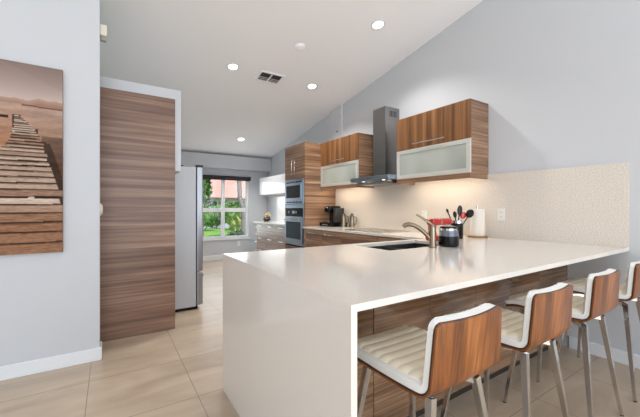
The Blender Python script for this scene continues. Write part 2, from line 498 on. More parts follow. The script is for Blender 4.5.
b = bx(NB(), -0.25, 0.84, 4.115, 4.985, 0.0, 0.036); obj('base_grille', b, M['black_soft'], fr)

# sensor box and thermostat on the end of the partition wall
sn = thing('alarm_sensor', 'small cream sensor box high on the end of the partition wall', 'sensor', (-0.065, 3.26, 2.68))
b = bx(NB(), -0.065, -0.015, 3.215, 3.265, 2.645, 2.735, 0.006); obj('housing', b, M['cream_plastic'], sn)
b = bx(NB(), -0.060, -0.022, 3.222, 3.258, 2.605, 2.6445, 0.004); obj('lens', b, mat('sensor_lens', (150, 144, 138), 0.4), sn)
b = NB(); lathe(b, [(0, 0.022), (0.03, 0.021), (0.046, 0.013), (0.052, 0.0)], seg=28)
for v in b.verts: v.co = Vector((-0.065+v.co.z, 3.24+v.co.x, 1.21+v.co.y))
tag(obj('thermostat', b, M['cream_plastic'], smooth=True), 'round white thermostat on the end of the partition wall', 'thermostat')

# ------------------------------------------------------------ picture of the pier
AX0, AX1, AZ0, AZ1, AY = -1.25, -0.297, 0.889, 2.270, 3.134
art = thing('wall_picture', 'unframed sepia photo canvas of a wooden pier on a lake', 'picture', (-0.77, AY, 0.889))
b = bx(NB(), AX0, AX1, AY+0.0015, YA, AZ0, AZ1)
obj('canvas_stretcher', b, mat('canvas_edge', (120, 92, 74), 0.8), art)
def lerp(a, b_, t): return a+(b_-a)*t
def interp(tab, z):
    if z >= tab[0][0]: return tab[0][1]
    for (z0, a0), (z1, a1) in zip(tab, tab[1:]):
        if z >= z1:
            t = (z0-z)/(z0-z1); return lerp(a0, a1, t)
    return tab[-1][1]
PL = [(1.890, -0.568), (1.80, -0.575), (1.70, -0.60), (1.615, -0.66), (1.45, -0.80), (1.28, -0.93), (0.889, -1.22)]
PR = [(1.890, -0.550), (1.861, -0.515), (1.78, -0.448), (1.652, -0.405), (1.44, -0.345), (1.30, -0.300), (0.889, -0.20)]
def artcol(x, z):
    V = Vector
    n1 = noise.noise(V((x*6, z*34, 0.3))); n2 = noise.noise(V((x*36, z*170, 1.7))); n3 = noise.noise(V((x*3, z*3, 5)))
    mt = 2.012+0.030*noise.noise(V((x*6, 0.2, 8.0)))+0.012*noise.noise(V((x*17, 3.2, 8.0)))+0.06*max(0, x+0.5)
    lake = 1.972-0.02*max(0, x+0.55)
    if z > mt:
        t = min(1, (z-1.99)/0.28)
        c = V((204, 184, 174)).lerp(V((136, 118, 110)), t**0.8)
        if z > 2.2-0.5*(x+0.5): c = c*0.97
        return c+V((1, 1, 1))*n3*8
    if z > lake:
        c = V((176, 146, 130)).lerp(V((150, 116, 98)), min(1, (mt-z)/0.05))
        return c+V((1, 1, 1))*n1*6
    if z > lake-0.010 and x > -0.53: return V((112, 78, 62))
    t = (lake-z)/(lake-0.889)
    c = V((180, 152, 136)).lerp(V((128, 88, 64)), min(1, t*2.4))
    if x < -0.52: c = c.lerp(V((184, 122, 80)), 0.5*min(1, t*3))
    c += V((1.0, 0.85, 0.7))*(n1*26+n2*14)
    r0 = interp(PR, z)
    if z < 1.70 and x > r0-0.03 and x < r0+0.05: c = c*0.45
    elif z < 1.75 and x > -0.42: c = c*0.72
    if -0.75 < x < -0.598 and 1.862+0.04*max(0, x+0.66) < z < 1.880: return V((58, 36, 28))
    if z < 1.892:
        d = 1.892-z
        h = 0.008+0.080*d
        w = 12.5*math.log(1+d*10)+0.05*math.sin(x*9+z*3)*min(1, 0.02/h+0.4)
        idx = math.floor(w); fr_ = w-idx
        rnd = noise.noise(V((idx*3.37, 0.5, 2))); rn2 = noise.noise(V((idx*5.11, 4.5, 2)))
        l = interp(PL, z)+0.05*rn2*min(1, d*2.2); r = r0+0.05*rnd*min(1, d*2.2)
        if l < x < r:
            c = V((206, 186, 168)).lerp(V((150, 118, 96)), min(1, max(0, 0.45+rnd*1.3)))
            if z < 1.30: c = c.lerp(V((142, 98, 70)), min(1, (1.30-z)/0.25)*0.8)
            c += V((1, 0.95, 0.9))*(n2*22+noise.noise(V((x*9, z*240, 6)))*22)
            gap = min(0.34, (0.006+0.006*(0.5+rn2))/h)
            if fr_ < gap: c = V((60, 36, 26))
            elif fr_ < gap*1.8: c = c*0.72
            if idx in (19, 24) and fr_ < 0.32 and noise.noise(V((x*22, idx, 1))) < 0.15: c = V((44, 30, 26))
            return c
        for px_, z0, z1 in ((-0.573, 1.78, 1.90), (-0.545, 1.84, 1.905), (-0.405, 1.60, 1.71), (-0.448, 1.73, 1.80), (-0.335, 1.30, 1.42)):
            if abs(x-px_) < 0.008 and z0 < z < z1: return V((70, 46, 34))
    return c
nx, nz_ = 190, 276
b = NB()
cl = b.verts.layers.float_color.new('paint')
gv = [[b.verts.new((AX0+(AX1-AX0)*i/nx, AY, AZ0+(AZ1-AZ0)*j/nz_)) for i in range(nx+1)] for j in range(nz_+1)]
for j in range(nz_):
    for i in range(nx):
        b.faces.new((gv[j][i], gv[j][i+1], gv[j+1][i+1], gv[j+1][i]))
for row in gv:
    for v in row:
        c = artcol(v.co.x, v.co.z)
        v[cl] = (*lin(tuple(max(0, min(255, q)) for q in c)), 1)
m = mat('printed_canvas', (140, 110, 90), 0.6, spec=0.15)
N, L, B = nodes(m); at = N.new('ShaderNodeAttribute'); at.attribute_name = 'paint'
L.new(at.outputs['Color'], B.inputs['Base Color'])
obj('printed_face', b, m, art)

# ------------------------------------------------------------ worktops
def grid_slab(bm, xs, ys, keep, z0, z1):
    cells = {(i, j) for i in range(len(xs)-1) for j in range(len(ys)-1) if keep((xs[i]+xs[i+1])/2, (ys[j]+ys[j+1])/2)}
    vt, vb = {}, {}
    def V(d, i, j, z):
        if (i, j) not in d: d[(i, j)] = bm.verts.new((xs[i], ys[j], z))
        return d[(i, j)]
    for i, j in cells:
        q = [(i, j), (i+1, j), (i+1, j+1), (i, j+1)]
        bm.faces.new([V(vt, *p, z1) for p in q]); bm.faces.new([V(vb, *p, z0) for p in q[::-1]])
        for (a, c, nb) in ((q[0], q[1], (i, j-1)), (q[1], q[2], (i+1, j)), (q[2], q[3], (i, j+1)), (q[3], q[0], (i-1, j))):
            if nb not in cells:
                bm.faces.new([V(vb, *a, z0), V(vb, *c, z0), V(vt, *c, z1), V(vt, *a, z1)])
    return bm

X0, Y0, Y1 = 0.642, 0.809, 2.193
SX0, SX1, SY0, SY1 = 1.705, 2.46, 1.70, 2.115
XC = 2.690     # front edge of the worktop along the wall
TY0, TY1, TX = 4.69, 5.423, 2.743      # oven tower
ct = thing('quartz_worktop', 'L-shaped white quartz worktop with waterfall end, sink cutout and breakfast bar', 'worktop', (X0, Y0, 0))
b = grid_slab(NB(), [X0, SX0, SX1, XC, W-0.001], [Y0, SY0, SY1, Y1, TY0],
              lambda x, y: (y < Y1 or x > XC) and not (SX0 < x < SX1 and SY0 < y < SY1), 0.889, 0.914)
obj('slab', b, M['quartz'], ct)
b = bx(NB(), X0, X0+0.025, Y0, Y1, 0.0, 0.8888)
obj('waterfall_panel', b, M['quartz'], ct)
b = bx(NB(), W-0.018, W-0.001, Y0, TY0-0.001, 0.9142, 1.578)
tag(obj('backsplash', b, M['splash'], origin=(W, Y0, 0.9142)), 'speckled cream quartz backsplash slab along the kitchen wall', 'backsplash')

# sink
sk = thing('kitchen_sink', 'undermount steel double sink set into the peninsula', 'sink', ((SX0+SX1)/2, (SY0+SY1)/2, 0.70))
b = NB(); t = 0.004
dv = 2.03
for a, c in ((SX0, dv-0.01), (dv+0.01, SX1)):
    bx(b, a-0.004, c+0.004, SY0-0.004, SY1+0.004, 0.700, 0.704)
    bx(b, a-0.004, a, SY0, SY1, 0.704, 0.8885); bx(b, c, c+0.004, SY0, SY1, 0.704, 0.875)
    bx(b, a, c, SY0-0.004, SY0, 0.704, 0.8885); bx(b, a, c, SY1, SY1+0.004, 0.704, 0.8885)
bx(b, dv-0.014, dv+0.014, SY0, SY1, 0.872, 0.882)
obj('basin', b, mat('sink_steel', (120, 116, 110), 0.38, 1.0), sk)
for a in ((SX0+dv)/2, (SX1+dv)/2):
    b = NB(); lathe(b, [(0, 0.7045), (0.04, 0.7045), (0.042, 0.708), (0, 0.7075)], c=(a, 1.9)); obj('drain', b, M['chrome'], sk, True)

fc = thing('kitchen_faucet', 'brushed nickel single lever faucet with angled pull-out spout beside the sink', 'faucet', (2.10, 1.635, 0.914))
b = NB(); lathe(b, [(0, 0.914), (0.030, 0.914), (0.030, 0.920), (0.0255, 0.924), (0.0245, 1.06), (0.023, 1.085), (0.015, 1.098), (0, 1.10)], c=(2.10, 1.635), seg=28)
obj('faucet_body', b, M['nickel'], fc, True)
b = NB(); tube(b, [(2.095, 1.642, 0.975), (2.078, 1.662, 1.005), (2.058, 1.688, 1.038), (2.034, 1.716, 1.068), (2.008, 1.745, 1.088), (1.985, 1.772, 1.094), (1.968, 1.792, 1.088), (1.960, 1.802, 1.072)],
     [0.017, 0.0165, 0.016, 0.016, 0.0165, 0.018, 0.018, 0.016], 14)
obj('spout', b, M['nickel'], fc, True)
b = NB(); tube(b, [(2.098, 1.638, 1.092), (2.07, 1.66, 1.12), (2.035, 1.69, 1.150), (2.005, 1.715, 1.172)], [0.014, 0.010, 0.008, 0.006], 10)
obj('lever', b, M['nickel'], fc, True)

# ------------------------------------------------------------ peninsula cabinets (bar side at Y = 1.21)
YB = 1.212
pen = [(0.672, 1.105, 'next to the waterfall end', [1.105]), (1.105, 1.545, 'between the first and second stool backs', [1.545]),
       (1.545, 2.865, 'three panels wide, in front of the sink', [1.985, 2.425, 2.865]), (2.865, 3.384, 'against the kitchen wall', [3.30, 3.384])]
for k, (x0, x1, where, seams) in enumerate(pen):
    t = thing('base_cabinet', 'glossy dark walnut bar-side base cabinet '+where, 'cabinet', (x0, YB, 0), 'peninsula base cabinets')
    b = NB(); e = 0.001
    deep = 2.13 if x1 < 2.7 or x0 < 2.0 else 2.13
    bx(b, x0+e, x0+0.018, YB+0.02, deep, 0.10, 0.870); bx(b, x1-0.018, x1-e, YB+0.02, deep, 0.10, 0.870)
    bx(b, x0+0.018, x1-0.018, YB+0.02, deep, 0.10, 0.118)
    obj('carcass', b, M['carcass'], t)
    a = x0
    for s in seams:
        b = bx(NB(), a+0.0018, s-0.0018, YB, YB+0.019, 0.10, 0.887, 0.0015, 1)
        obj('back_panel', b, M['wood_bar'], t); a = s
    b = bx(NB(), x0+e, x1-e, YB+0.07, YB+0.085, 0, 0.0995); obj('toe_kick', b, M['kick'], t)
    if x0 < 2.5:
        a = x0
        for s in seams:
            b = bx(NB(), a+0.0018, s-0.0018, deep+0.001, deep+0.02, 0.10, 0.885, 0.0015, 1)
            dr = obj('door', b, M['wood_h'], t)
            b = NB(); xm = (a+s)/2; tube(b, [(xm-0.10, deep+0.02, 0.83), (xm-0.10, deep+0.045, 0.83), (xm+0.10, deep+0.045, 0.83), (xm+0.10, deep+0.02, 0.83)], 0.005, 8)
            obj('handle', b, M['chrome'], dr, True); a = s
        b = bx(NB(), x0+e, x1-e, deep-0.06, deep-0.045, 0, 0.0995); obj('front_toe_kick', b, M['kick'], t)

# ------------------------------------------------------------ base cabinets along the wall
def barhandle(name, x, ya, yb, z, parent, off=0.03, r=0.006):
    b = NB(); tube(b, [(x-off, ya, z), (x-off, yb, z)], r, 10)
    for y in (ya+0.02, yb-0.02): tube(b, [(x, y, z), (x-off, y, z)], r*0.8, 8)
    return obj(name, b, M['chrome'], parent, True)

XF = 2.722
runs = [(4.137, 4.64, 'drawer cabinet nearest the oven tower under the coffee maker', [(0.10, .355), (.362, .615), (.622, .880)], True, 1),
        (3.653, 4.137, 'drawer cabinet left of the cooktop', [(0.10, .355), (.362, .615), (.622, .880)], True, 1),
        (2.92, 3.653, 'wide handleless drawer cabinet below the cooktop', [(0.10, .48), (.484, .882)], False, 0),
        (2.20, 2.92, 'handleless corner cabinet between cooktop and peninsula', [(0.10, .882)], False, 0)]
for y0, y1, lab, rows, hand, _ in runs:
    t = thing('base_cabinet', 'walnut '+lab, 'cabinet', (XF, y0, 0), 'base cabinets along the kitchen wall')
    b = bx(NB(), XF+0.021, W-0.002, y0+0.001, y1-0.001, 0.10, 0.888)
    obj('carcass', b, M['kick'], t)
    for z0, z1 in rows:
        b = bx(NB(), XF, XF+0.02, y0+0.003, y1-0.003, z0, z1, 0.0015, 1)
        d = obj('drawer', b, M['wood_h'], t)
        if hand: barhandle('handle', XF, (y0+y1)/2-0.11, (y0+y1)/2+0.11, z1-0.055, d)
    b = bx(NB(), XF+0.07, XF+0.085, y0+0.001, y1-0.001, 0, 0.0995); obj('toe_kick', b, M['kick'], t)
b = bx(NB(), XF+0.005, W-0.002, 4.641, TY0-0.001, 0.0, 0.888)
tag(obj('filler_panel', b, M['wood_h']), 'narrow walnut filler strip between drawers and oven tower', 'panel')

# cooktop
ck = thing('cooktop', 'black glass electric cooktop in the worktop beneath the range hood', 'cooktop', (3.03, 3.31, 0.914))
b = bx(NB(), 2.79, 3.29, 2.93, 3.69, 0.9145, 0.920, 0.002); obj('glass_top', b, mat('cooktop_glass', (42, 36, 32), 0.06, spec=0.9), ck)
b = NB(); bx(b, 2.784, 2.7895, 2.924, 3.696, 0.9143, 0.922); bx(b, 3.2905, 3.296, 2.924, 3.696, 0.9143, 0.922)
bx(b, 2.7895, 3.2905, 2.924, 2.9295, 0.9143, 0.922); bx(b, 2.7895, 3.2905, 3.6905, 3.696, 0.9143, 0.922)
obj('steel_rim', b, M['chrome'], ck)
for x, y, r in ((2.92, 3.12, .09), (2.92, 3.50, .075), (3.16, 3.12, .075), (3.16, 3.50, .10)):
    b = NB(); lathe(b, [(r-0.004, 0.9203), (r, 0.9203), (r, 0.9206), (r-0.004, 0.9206)], c=(x, y), seg=36)
    bm2 = b
    obj('burner_ring', b, mat('burner_print', (120, 116, 112), 0.3), ck)

# ------------------------------------------------------------ upper cabinets
XU, ZB, ZT = 3.0555, 1.528, 2.331
def upper(y0, y1, lab):
    t = thing('upper_cabinet', lab, 'cabinet', (XU, y0, ZB), 'walnut wall cabinets')
    for ya in (y0, y1-0.02):
        b = bx(NB(), XU+0.021, W-0.001, ya, ya+0.02, ZB, ZT); obj('side_panel', b, M['wood_h'], t)
    b = NB(); bx(b, XU+0.021, W-0.001, y0+0.0201, y1-0.0201, ZT-0.02, ZT); bx(b, XU+0.021, W-0.001, y0+0.0201, y1-0.0201, ZB+0.062, ZB+0.080)
    bx(b, W-0.012, W-0.001, y0+0.0201, y1-0.0201, ZB+0.0801, ZT-0.0201)
    obj('carcass', b, M['carcass'], t)
    b = bx(NB(), XU, XU+0.02, y0, y1, ZB, 1.582, 0.001, 1)
    obj('light_rail', b, M['wood_h'], t)
    b = bx(NB(), XU, XU+0.02, y0, y1, 1.936, ZT, 0.0015, 1)
    d = obj('lift_door', b, M['wood_v'], t)
    ym = (y0+y1)/2
    barhandle('handle', XU, ym-0.22, ym+0.22, 1.985, d, 0.032, 0.007)
    b = NB(); f = 0.045; z0, z1 = 1.585, 1.932; e = XU+0.02
    bx(b, XU, e, y0, y0+f, z0, z1); bx(b, XU, e, y1-f, y1, z0, z1)
    bx(b, XU, e, y0+f, y1-f, z0, z0+f); bx(b, XU, e, y0+f, y1-f, z1-f, z1)
    g_ = obj('glass_door', b, M['alu'], t)
    b = bx(NB(), XU+0.006, XU+0.012, y0+f, y1-f, z0+f, z1-f)
    obj('frosted_pane', b, M['frost'], g_)
    b = bx(NB(), XU+0.08, XU+0.14, y0+0.06, y1-0.06, ZB+0.050, ZB+0.0618)
    obj('led_strip', b, M['led'], t)
    light('under_cabinet_light', 'AREA', (0.11, ym-y0, 0.046), 2.4, (1.0, 0.87, 0.72), size=0.10, size_y=(y1-y0)-0.14, parent=t)
    return t
upper(1.925, 2.924, 'walnut wall cabinet with frosted glass door, right of the range hood')
upper(3.6955, 4.689, 'walnut wall cabinet with frosted glass door, between range hood and oven tower')

# ------------------------------------------------------------ range hood
hd = thing('range_hood', 'stainless chimney range hood between the two wall cabinets', 'range hood', (3.15, 3.31, 1.51))
b = bx(NB(), 3.12, W-0.001, 3.19, 3.435, 1.66, 2.60, 0.003)
obj('chimney', b, M['steel_hood'], hd)
b = NB()
for k in range(5): bx(b, 3.20+k*0.028, 3.212+k*0.028, 3.1885, 3.1899, 2.47, 2.55)
obj('vent_slots', b, M['black'], hd)
b = bx(NB(), 2.915, W-0.019, 2.934, 3.686, 1.588, 1.645, 0.003)
obj('canopy', b, M['steel_blue'], hd)
b = bx(NB(), 3.02, W-0.019, 2.97, 3.65, 1.545, 1.5875)
obj('filter_box', b, M['steel'], hd)
b = NB()
for k in range(5): lathe(b, [(0, 0), (0.006, 0), (0.006, 0.003), (0, 0.003)], c=(0, 0), seg=12)
b.free(); b = NB()
for k in range(4): bx(b, 2.912, 2.915, 3.25+k*0.03, 3.262+k*0.03, 1.611, 1.623)
obj('control_button', b, M['black'], hd)
for y in (3.07, 3.46):
    b = NB(); lathe(b, [(0, 1.584), (0.02, 1.584), (0.02, 1.5876), (0, 1.5876)], c=(2.968, y), seg=20)
    obj('hood_lamp', b, M['led'], hd)
    light('hood_light', 'SPOT', (2.968-3.15, y-3.31, 1.575-1.51), 4, (1.0, 0.84, 0.62), spot=2.3, radius=0.03, parent=hd)

# ------------------------------------------------------------ oven tower
tw = thing('oven_tower', 'tall walnut cabinet housing the microwave and wall oven', 'cabinet', (TX, TY0, 0))
for ya in (TY0, TY1-0.02):
    b = bx(NB(), TX+0.021, W-0.001, ya, ya+0.02, 0, ZT); obj('side_panel', b, M['wood_h'], tw)
b = NB(); bx(b, TX+0.021, W-0.001, TY0+0.02, TY1-0.02, ZT-0.02, ZT); bx(b, TX+0.021, W-0.001, TY0+0.02, TY1-0.02, 1.725, 1.745); bx(b, W-0.02, W-0.001, TY0+0.02, TY1-0.02, 0, 1.72)
obj('carcass', b, M['carcass'], tw)
tm = (TY0+TY1)/2
for a, c, hy in ((TY0, tm-0.001, tm-0.05), (tm+0.001, TY1, tm+0.05)):
    b = bx(NB(), TX, TX+0.02, a, c, 1.735, ZT, 0.0015, 1); d = obj('door', b, M['wood_h'], tw)
    b = NB(); tube(b, [(TX, hy, 1.80), (TX-0.03, hy, 1.80), (TX-0.03, hy, 2.09), (TX, hy, 2.09)], 0.006, 8); obj('handle', b, M['chrome'], d, True)
b = bx(NB(), TX, TX+0.02, TY0, TY1, 0.10, 0.545, 0.0015, 1); d = obj('drawer', b, M['wood_h'], tw)
barhandle('handle', TX, tm-0.15, tm+0.15, 0.48, d)
for ya in (TY0, TY1-0.03):
    b = bx(NB(), TX, TX+0.02, ya, ya+0.03, 0.55, 1.73); obj('stile', b, M['wood_h'], tw)
b = bx(NB(), TX+0.07, TX+0.085, TY0+0.02, TY1-0.02, 0, 0.0995); obj('toe_kick', b, M['kick'], tw)

oy0, oy1 = TY0+0.032, TY1-0.032
mw = thing('microwave_oven', 'built-in stainless microwave with vented trim above the wall oven', 'microwave', (TX, oy0, 1.29))
b = bx(NB(), TX-0.012, TX+0.35, oy0, oy1, 1.292, 1.722, 0.003); obj('trim_body', b, M['steel_blue'], mw)
b = bx(NB(), TX-0.032, TX-0.0125, oy0+0.05, oy1-0.05, 1.37, 1.645, 0.003); dr = obj('door', b, M['steel_blue'], mw)
b = bx(NB(), TX-0.036, TX-0.0325, oy0+0.085, oy1-0.085, 1.40, 1.615, 0.002); obj('glass', b, M['dark_glass'], dr)
for z in (1.325, 1.675):
    for k in range(5):
        ya = oy0+0.05+k*(oy1-oy0-0.10)/5
        b = bx(NB(), TX-0.0135, TX-0.0122, ya+0.012, ya+(oy1-oy0-0.10)/5-0.012, z-0.010, z+0.012); obj('vent_slot', b, M['black'], mw)

ov = thing('wall_oven', 'built-in stainless wall oven with dark glass door below the microwave', 'oven', (TX, oy0, 0.57))
b = bx(NB(), TX-0.008, TX+0.45, oy0, oy1, 0.572, 1.286, 0.003); obj('trim_body', b, M['steel_blue'], ov)
b = bx(NB(), TX-0.022, TX-0.0085, oy0+0.03, oy1-0.03, 1.075, 1.222, 0.002); cp = obj('control_panel', b, M['black'], ov)
for y in (oy0+0.2, oy1-0.2):
    b = NB(); lathe(b, [(0, 0), (0.022, 0), (0.020, 0.02), (0, 0.02)], seg=20)
    for v in b.verts: v.co = Vector((TX-0.0225-v.co.z, y+v.co.x, 1.15+v.co.y))
    obj('knob', b, M['chrome'], cp, True)
b = bx(NB(), TX-0.0235, TX-0.0222, tm-0.05, tm+0.05, 1.125, 1.175); obj('display', b, mat('oven_display', (150, 170, 176), 0.2), cp)
b = bx(NB(), TX-0.03, TX-0.0085, oy0+0.01, oy1-0.01, 0.62, 1.06, 0.003); od = obj('door', b, M['steel_blue'], ov)
b = bx(NB(), TX-0.034, TX-0.0305, oy0+0.07, oy1-0.07, 0.685, 0.985, 0.002); obj('glass', b, M['oven_glass'], od)
b = NB(); tube(b, [(TX-0.03, oy0+0.06, 1.02), (TX-0.07, oy0+0.06, 1.02), (TX-0.07, oy1-0.06, 1.02), (TX-0.03, oy1-0.06, 1.02)], 0.012, 10); obj('handle', b, M['chrome'], od, True)

# ------------------------------------------------------------ far run of cabinets beyond the tower
XG = 2.80
ft = thing('side_worktop', 'short white quartz worktop beyond the oven tower', 'worktop', (XG, 6.3, 0.889))
b = bx(NB(), XG-0.03, W-0.002, TY1+0.002, 7.10, 0.893, 0.918, 0.002); obj('slab', b, M['quartz'], ft)
b = bx(NB(), W-0.015, W-0.001, TY1+0.002, 7.10, 0.9182, 1.50); obj('backsplash', b, M['white_splash'], ft)
far = [(TY1+0.003, 5.90, 'half hidden behind the oven tower'), (5.90, 6.46, 'in the middle of the far run'), (6.46, 6.93, 'next to the open end shelves')]
for y0, y1, lab in far:
    t = thing('base_cabinet', 'pale grey walnut three-drawer cabinet '+lab, 'cabinet', (XG, y0, 0), 'drawer cabinets of the far run')
    b = bx(NB(), XG+0.021, W-0.002, y0+0.001, y1-0.001, 0.10, 0.892); obj('carcass', b, M['wood_far'], t)
    for z0, z1 in ((0.10, .36), (.364, .62), (.624, .886)):
        b = bx(NB(), XG, XG+0.02, y0+0.002, y1-0.002, z0, z1, 0.0015, 1); d = obj('drawer', b, M['wood_far'], t)
        barhandle('handle', XG, (y0+y1)/2-0.10, (y0+y1)/2+0.10, z1-0.055, d)
    b = bx(NB(), XG+0.07, XG+0.085, y0+0.001, y1-0.001, 0, 0.0995); obj('toe_kick', b, M['kick'], t)
es = thing('end_shelf_unit', 'narrow open shelf unit at the window end of the far cabinets', 'shelf', (XG, 6.93, 0))
b = NB(); bx(b, XG+0.30, W-0.002, 6.932, 7.085, 0, 0.892); bx(b, XG, XG+0.30, 6.932, 6.947, 0, 0.892)
obj('carcass', b, M['fridge_side'], es)
for z in (0.08, 0.26, 0.44, 0.62, 0.78):
    b = bx(NB(), XG, XG+0.2995, 6.948, 7.085, z, z+0.016, 0.002); obj('shelf', b, M['trim'], es)

for y0, y1, lab in ((5.60, 6.50, 'white glossy wall cabinet beside the oven tower'), (6.50, 7.39, 'white glossy wall cabinet at the window end')):
    t = thing('upper_cabinet', lab, 'cabinet', (3.05, y0, 1.53), 'white glossy wall cabinets')
    b = bx(NB(), 3.071, W-0.001, y0+0.001, y1-0.001, 1.53, 1.94); obj('carcass', b, M['white_gloss'], t)
    ym = (y0+y1)/2
    for a, c in ((y0+.001, ym-.002), (ym+.002, y1-.001)):
        b = bx(NB(), 3.05, 3.07, a, c, 1.545, 1.94, 0.002, 1); obj('door', b, M['white_gloss'], t)
    b = bx(NB(), 3.052, 3.08, y0+.002, y1-.002, 1.518, 1.5295); obj('light_rail', b, M['base_wood'], t)
light('far_under_cabinet_light', 'AREA', (3.2, 6.4, 1.505), 4, (1, 0.95, 0.88), size=0.05, size_y=1.4)

# vase on the far worktop
vs_ = thing('bud_vase', 'small dark vase with golden flowers on the far worktop', 'vase', (3.05, 6.95, 0.918))
b = NB(); lathe(b, [(0, .918), (.06, .918), (.085, .95), (.085, .985), (.06, 1.015), (.045, 1.02), (0, 1.02)], c=(3.05, 6.95), seg=24); obj('bowl', b, mat('dark_ceramic', (40, 34, 34), 0.3), vs_, True)
b = NB()
for k in range(14):
    a = k*2.4; r = 0.012*k**0.5+0.01
    bmesh.ops.create_icosphere(b, subdivisions=1, radius=0.028, matrix=Matrix.Translation((3.05+r*math.cos(a)*1.2, 6.95+r*math.sin(a)*1.2, 1.06-0.6*r+0.03*(k % 3))))
obj('flowers', b, mat('golden_flowers', (196, 176, 128), 0.8), vs_, True)

# ------------------------------------------------------------ outlets
def outlet(x, y, z, lab, face='X', gang=1):
    t = thing('wall_outlet', lab, 'outlet', (x, y, z), 'wall outlets')
    w, h = 0.037, 0.060
    def bxf(b, a0, a1, c0, c1, d0, d1, bev=0):
        if face == 'X': bx(b, x-d1, x-d0, y+a0, y+a1, z+c0, z+c1, bev)
        else: bx(b, x+a0, x+a1, y-d1, y-d0, z+c0, z+c1, bev)
        return b
    obj('cover_plate', bxf(NB(), -w, w, -h, h, 0, 0.006, 0.002), M['plastic_white'], t)
    for zz in (-0.024, 0.024):
        s = obj('socket', bxf(NB(), -0.016, 0.016, zz-0.014, zz+0.014, 0.0061, 0.008), M['plastic_white'], t)
        b = NB(); bxf(b, -0.008, -0.005, zz-0.005, zz+0.006, 0.0081, 0.0086); bxf(b, 0.005, 0.008, zz-0.005, zz+0.006, 0.0081, 0.0086)
        obj('slots', b, M['black'], s)
SF = W-0.018
outlet(SF, 1.78, 1.155, 'white wall outlet on the backsplash right of the paper towels')
outlet(SF, 2.75, 1.13, 'white wall outlet on the backsplash behind the faucet')
outlet(SF, 4.115, 1.09, 'white wall outlet on the backsplash behind the steel pitchers')
outlet(2.64, YF, 0.36, 'white wall outlet low on the wall below the window', 'Y')
b = bx(NB(), W-0.041, W-0.035, 4.60, 4.63, 2.55, 2.58, 0.002)
tag(obj('junction_cap', b, M['vent_dark']), 'tiny dark cable cap on the chase above the wall cabinet', 'cap')

# ------------------------------------------------------------ things on the worktop
ZC = 0.9142
# paper towel holder
px_, py_ = 3.24, 1.96
ph = thing('paper_towel_holder', 'wooden based paper towel stand near the backsplash', 'holder', (px_, py_, ZC))
b = NB(); lathe(b, [(0, ZC), (.095, ZC), (.098, ZC+.008), (.095, ZC+.018), (0, ZC+.018)], c=(px_, py_), seg=36); obj('base', b, M['base_wood'], ph, True)
b = NB(); lathe(b, [(0, ZC+.0185), (.009, ZC+.0185), (.009, ZC+.315), (.016, ZC+.32), (.016, ZC+.332), (0, ZC+.336)], c=(px_, py_), seg=16); obj('rod', b, M['chrome'], ph, True)
b = NB(); lathe(b, [(.018, ZC+.0195), (.072, ZC+.0195), (.073, ZC+.022), (.073, ZC+.292), (.071, ZC+.294), (.018, ZC+.294)], c=(px_, py_), seg=40)
bmesh.ops.delete(b, geom=[f for f in b.faces if len(f.verts) > 4], context='FACES')
_ = [v for v in b.verts]
tag(obj('paper_towel_roll', b, M['paper'], smooth=True), 'full roll of white paper towels on its stand', 'paper towels')

# utensil crock
cx_, cy_ = 2.94, 1.995
uc = thing('utensil_crock', 'black cylindrical utensil crock with a steel rim', 'crock', (cx_, cy_, ZC))
b = NB(); lathe(b, [(0, ZC), (.055, ZC), (.058, ZC+.004), (.058, ZC+.155), (.052, ZC+.155), (.052, ZC+.008), (0, ZC+.008)], c=(cx_, cy_), seg=36); obj('pot', b, M['black'], uc, True)
b = NB(); lathe(b, [(.0585, ZC+.155), (.0600, ZC+.156), (.0600, ZC+.182), (.052, ZC+.182), (.052, ZC+.1555)], c=(cx_, cy_), seg=36)
bmesh.ops.delete(b, geom=[f for f in b.faces if len(f.verts) > 4], context='FACES')
obj('rim', b, M['chrome'], uc, True)

def utensil(name, label, foot, top, m, head, hm=None):
    """stick from foot to top with a shaped head"""
    t = thing(name, label, 'utensil', foot, 'utensils in the black crock')
    f, e = Vector(foot), Vector(top); d = (e-f).normalized()
    b = NB(); tube(b, [f, f.lerp(e, .5), e], [.005, .005, .006], 8); obj('handle', b, m, t, True)
    side = Vector((0.839, -0.544, 0)); side = (side-d*side.dot(d)).normalized(); nrm = d.cross(side)
    b = NB(); wdt, ln, thick = head
    prof = [(0, .25), (.2, .75), (.5, 1.0), (.8, .85), (1.0, .35)]
    pts = [e+d*ln*s for s, _ in prof]
    rings = []
    for (s, q), p in zip(prof, pts):
        rings.append([b.verts.new(p+side*math.cos(2*PI*j/12)*wdt*q+nrm*math.sin(2*PI*j/12)*thick) for j in range(12)])
    for A, B2 in zip(rings, rings[1:]):
        for j in range(12): b.faces.new((A[j], A[(j+1) % 12], B2[(j+1) % 12], B2[j]))
    b.faces.new(rings[0][::-1]); b.faces.new(rings[-1])
    obj('head', b, hm or m, t, True)
zf = ZC+0.0095
utensil('serving_spoon', 'slim dark spoon leaning left in the crock', (cx_+.01, cy_-.01, zf), (cx_-.075, cy_+.045, ZC+.255), M['black_soft'], (.012, .05, .006))
utensil('spatula', 'black slotted turner, the tallest utensil in the crock', (cx_-.01, cy_, zf), (cx_+.02, cy_-.01, ZC+.235), M['black'], (.026, .10, .006))
utensil('mixing_spoon', 'dark spoon between the turner and the leftmost spoon', (cx_-.015, cy_-.02, zf), (cx_-.035, cy_-.005, ZC+.21), M['black_soft'], (.020, .065, .008))
utensil('silicone_spatula', 'bright red spatula leaning right in the crock', (cx_-.005, cy_+.02, zf), (cx_+.05, cy_-.02, ZC+.20), M['chrome'], (.034, .07, .012), M['red'])
utensil('ladle', 'black ladle leaning furthest right in the crock', (cx_-.025, cy_+.01, zf), (cx_+.085, cy_-.06, ZC+.215), M['black_soft'], (.040, .085, .022))

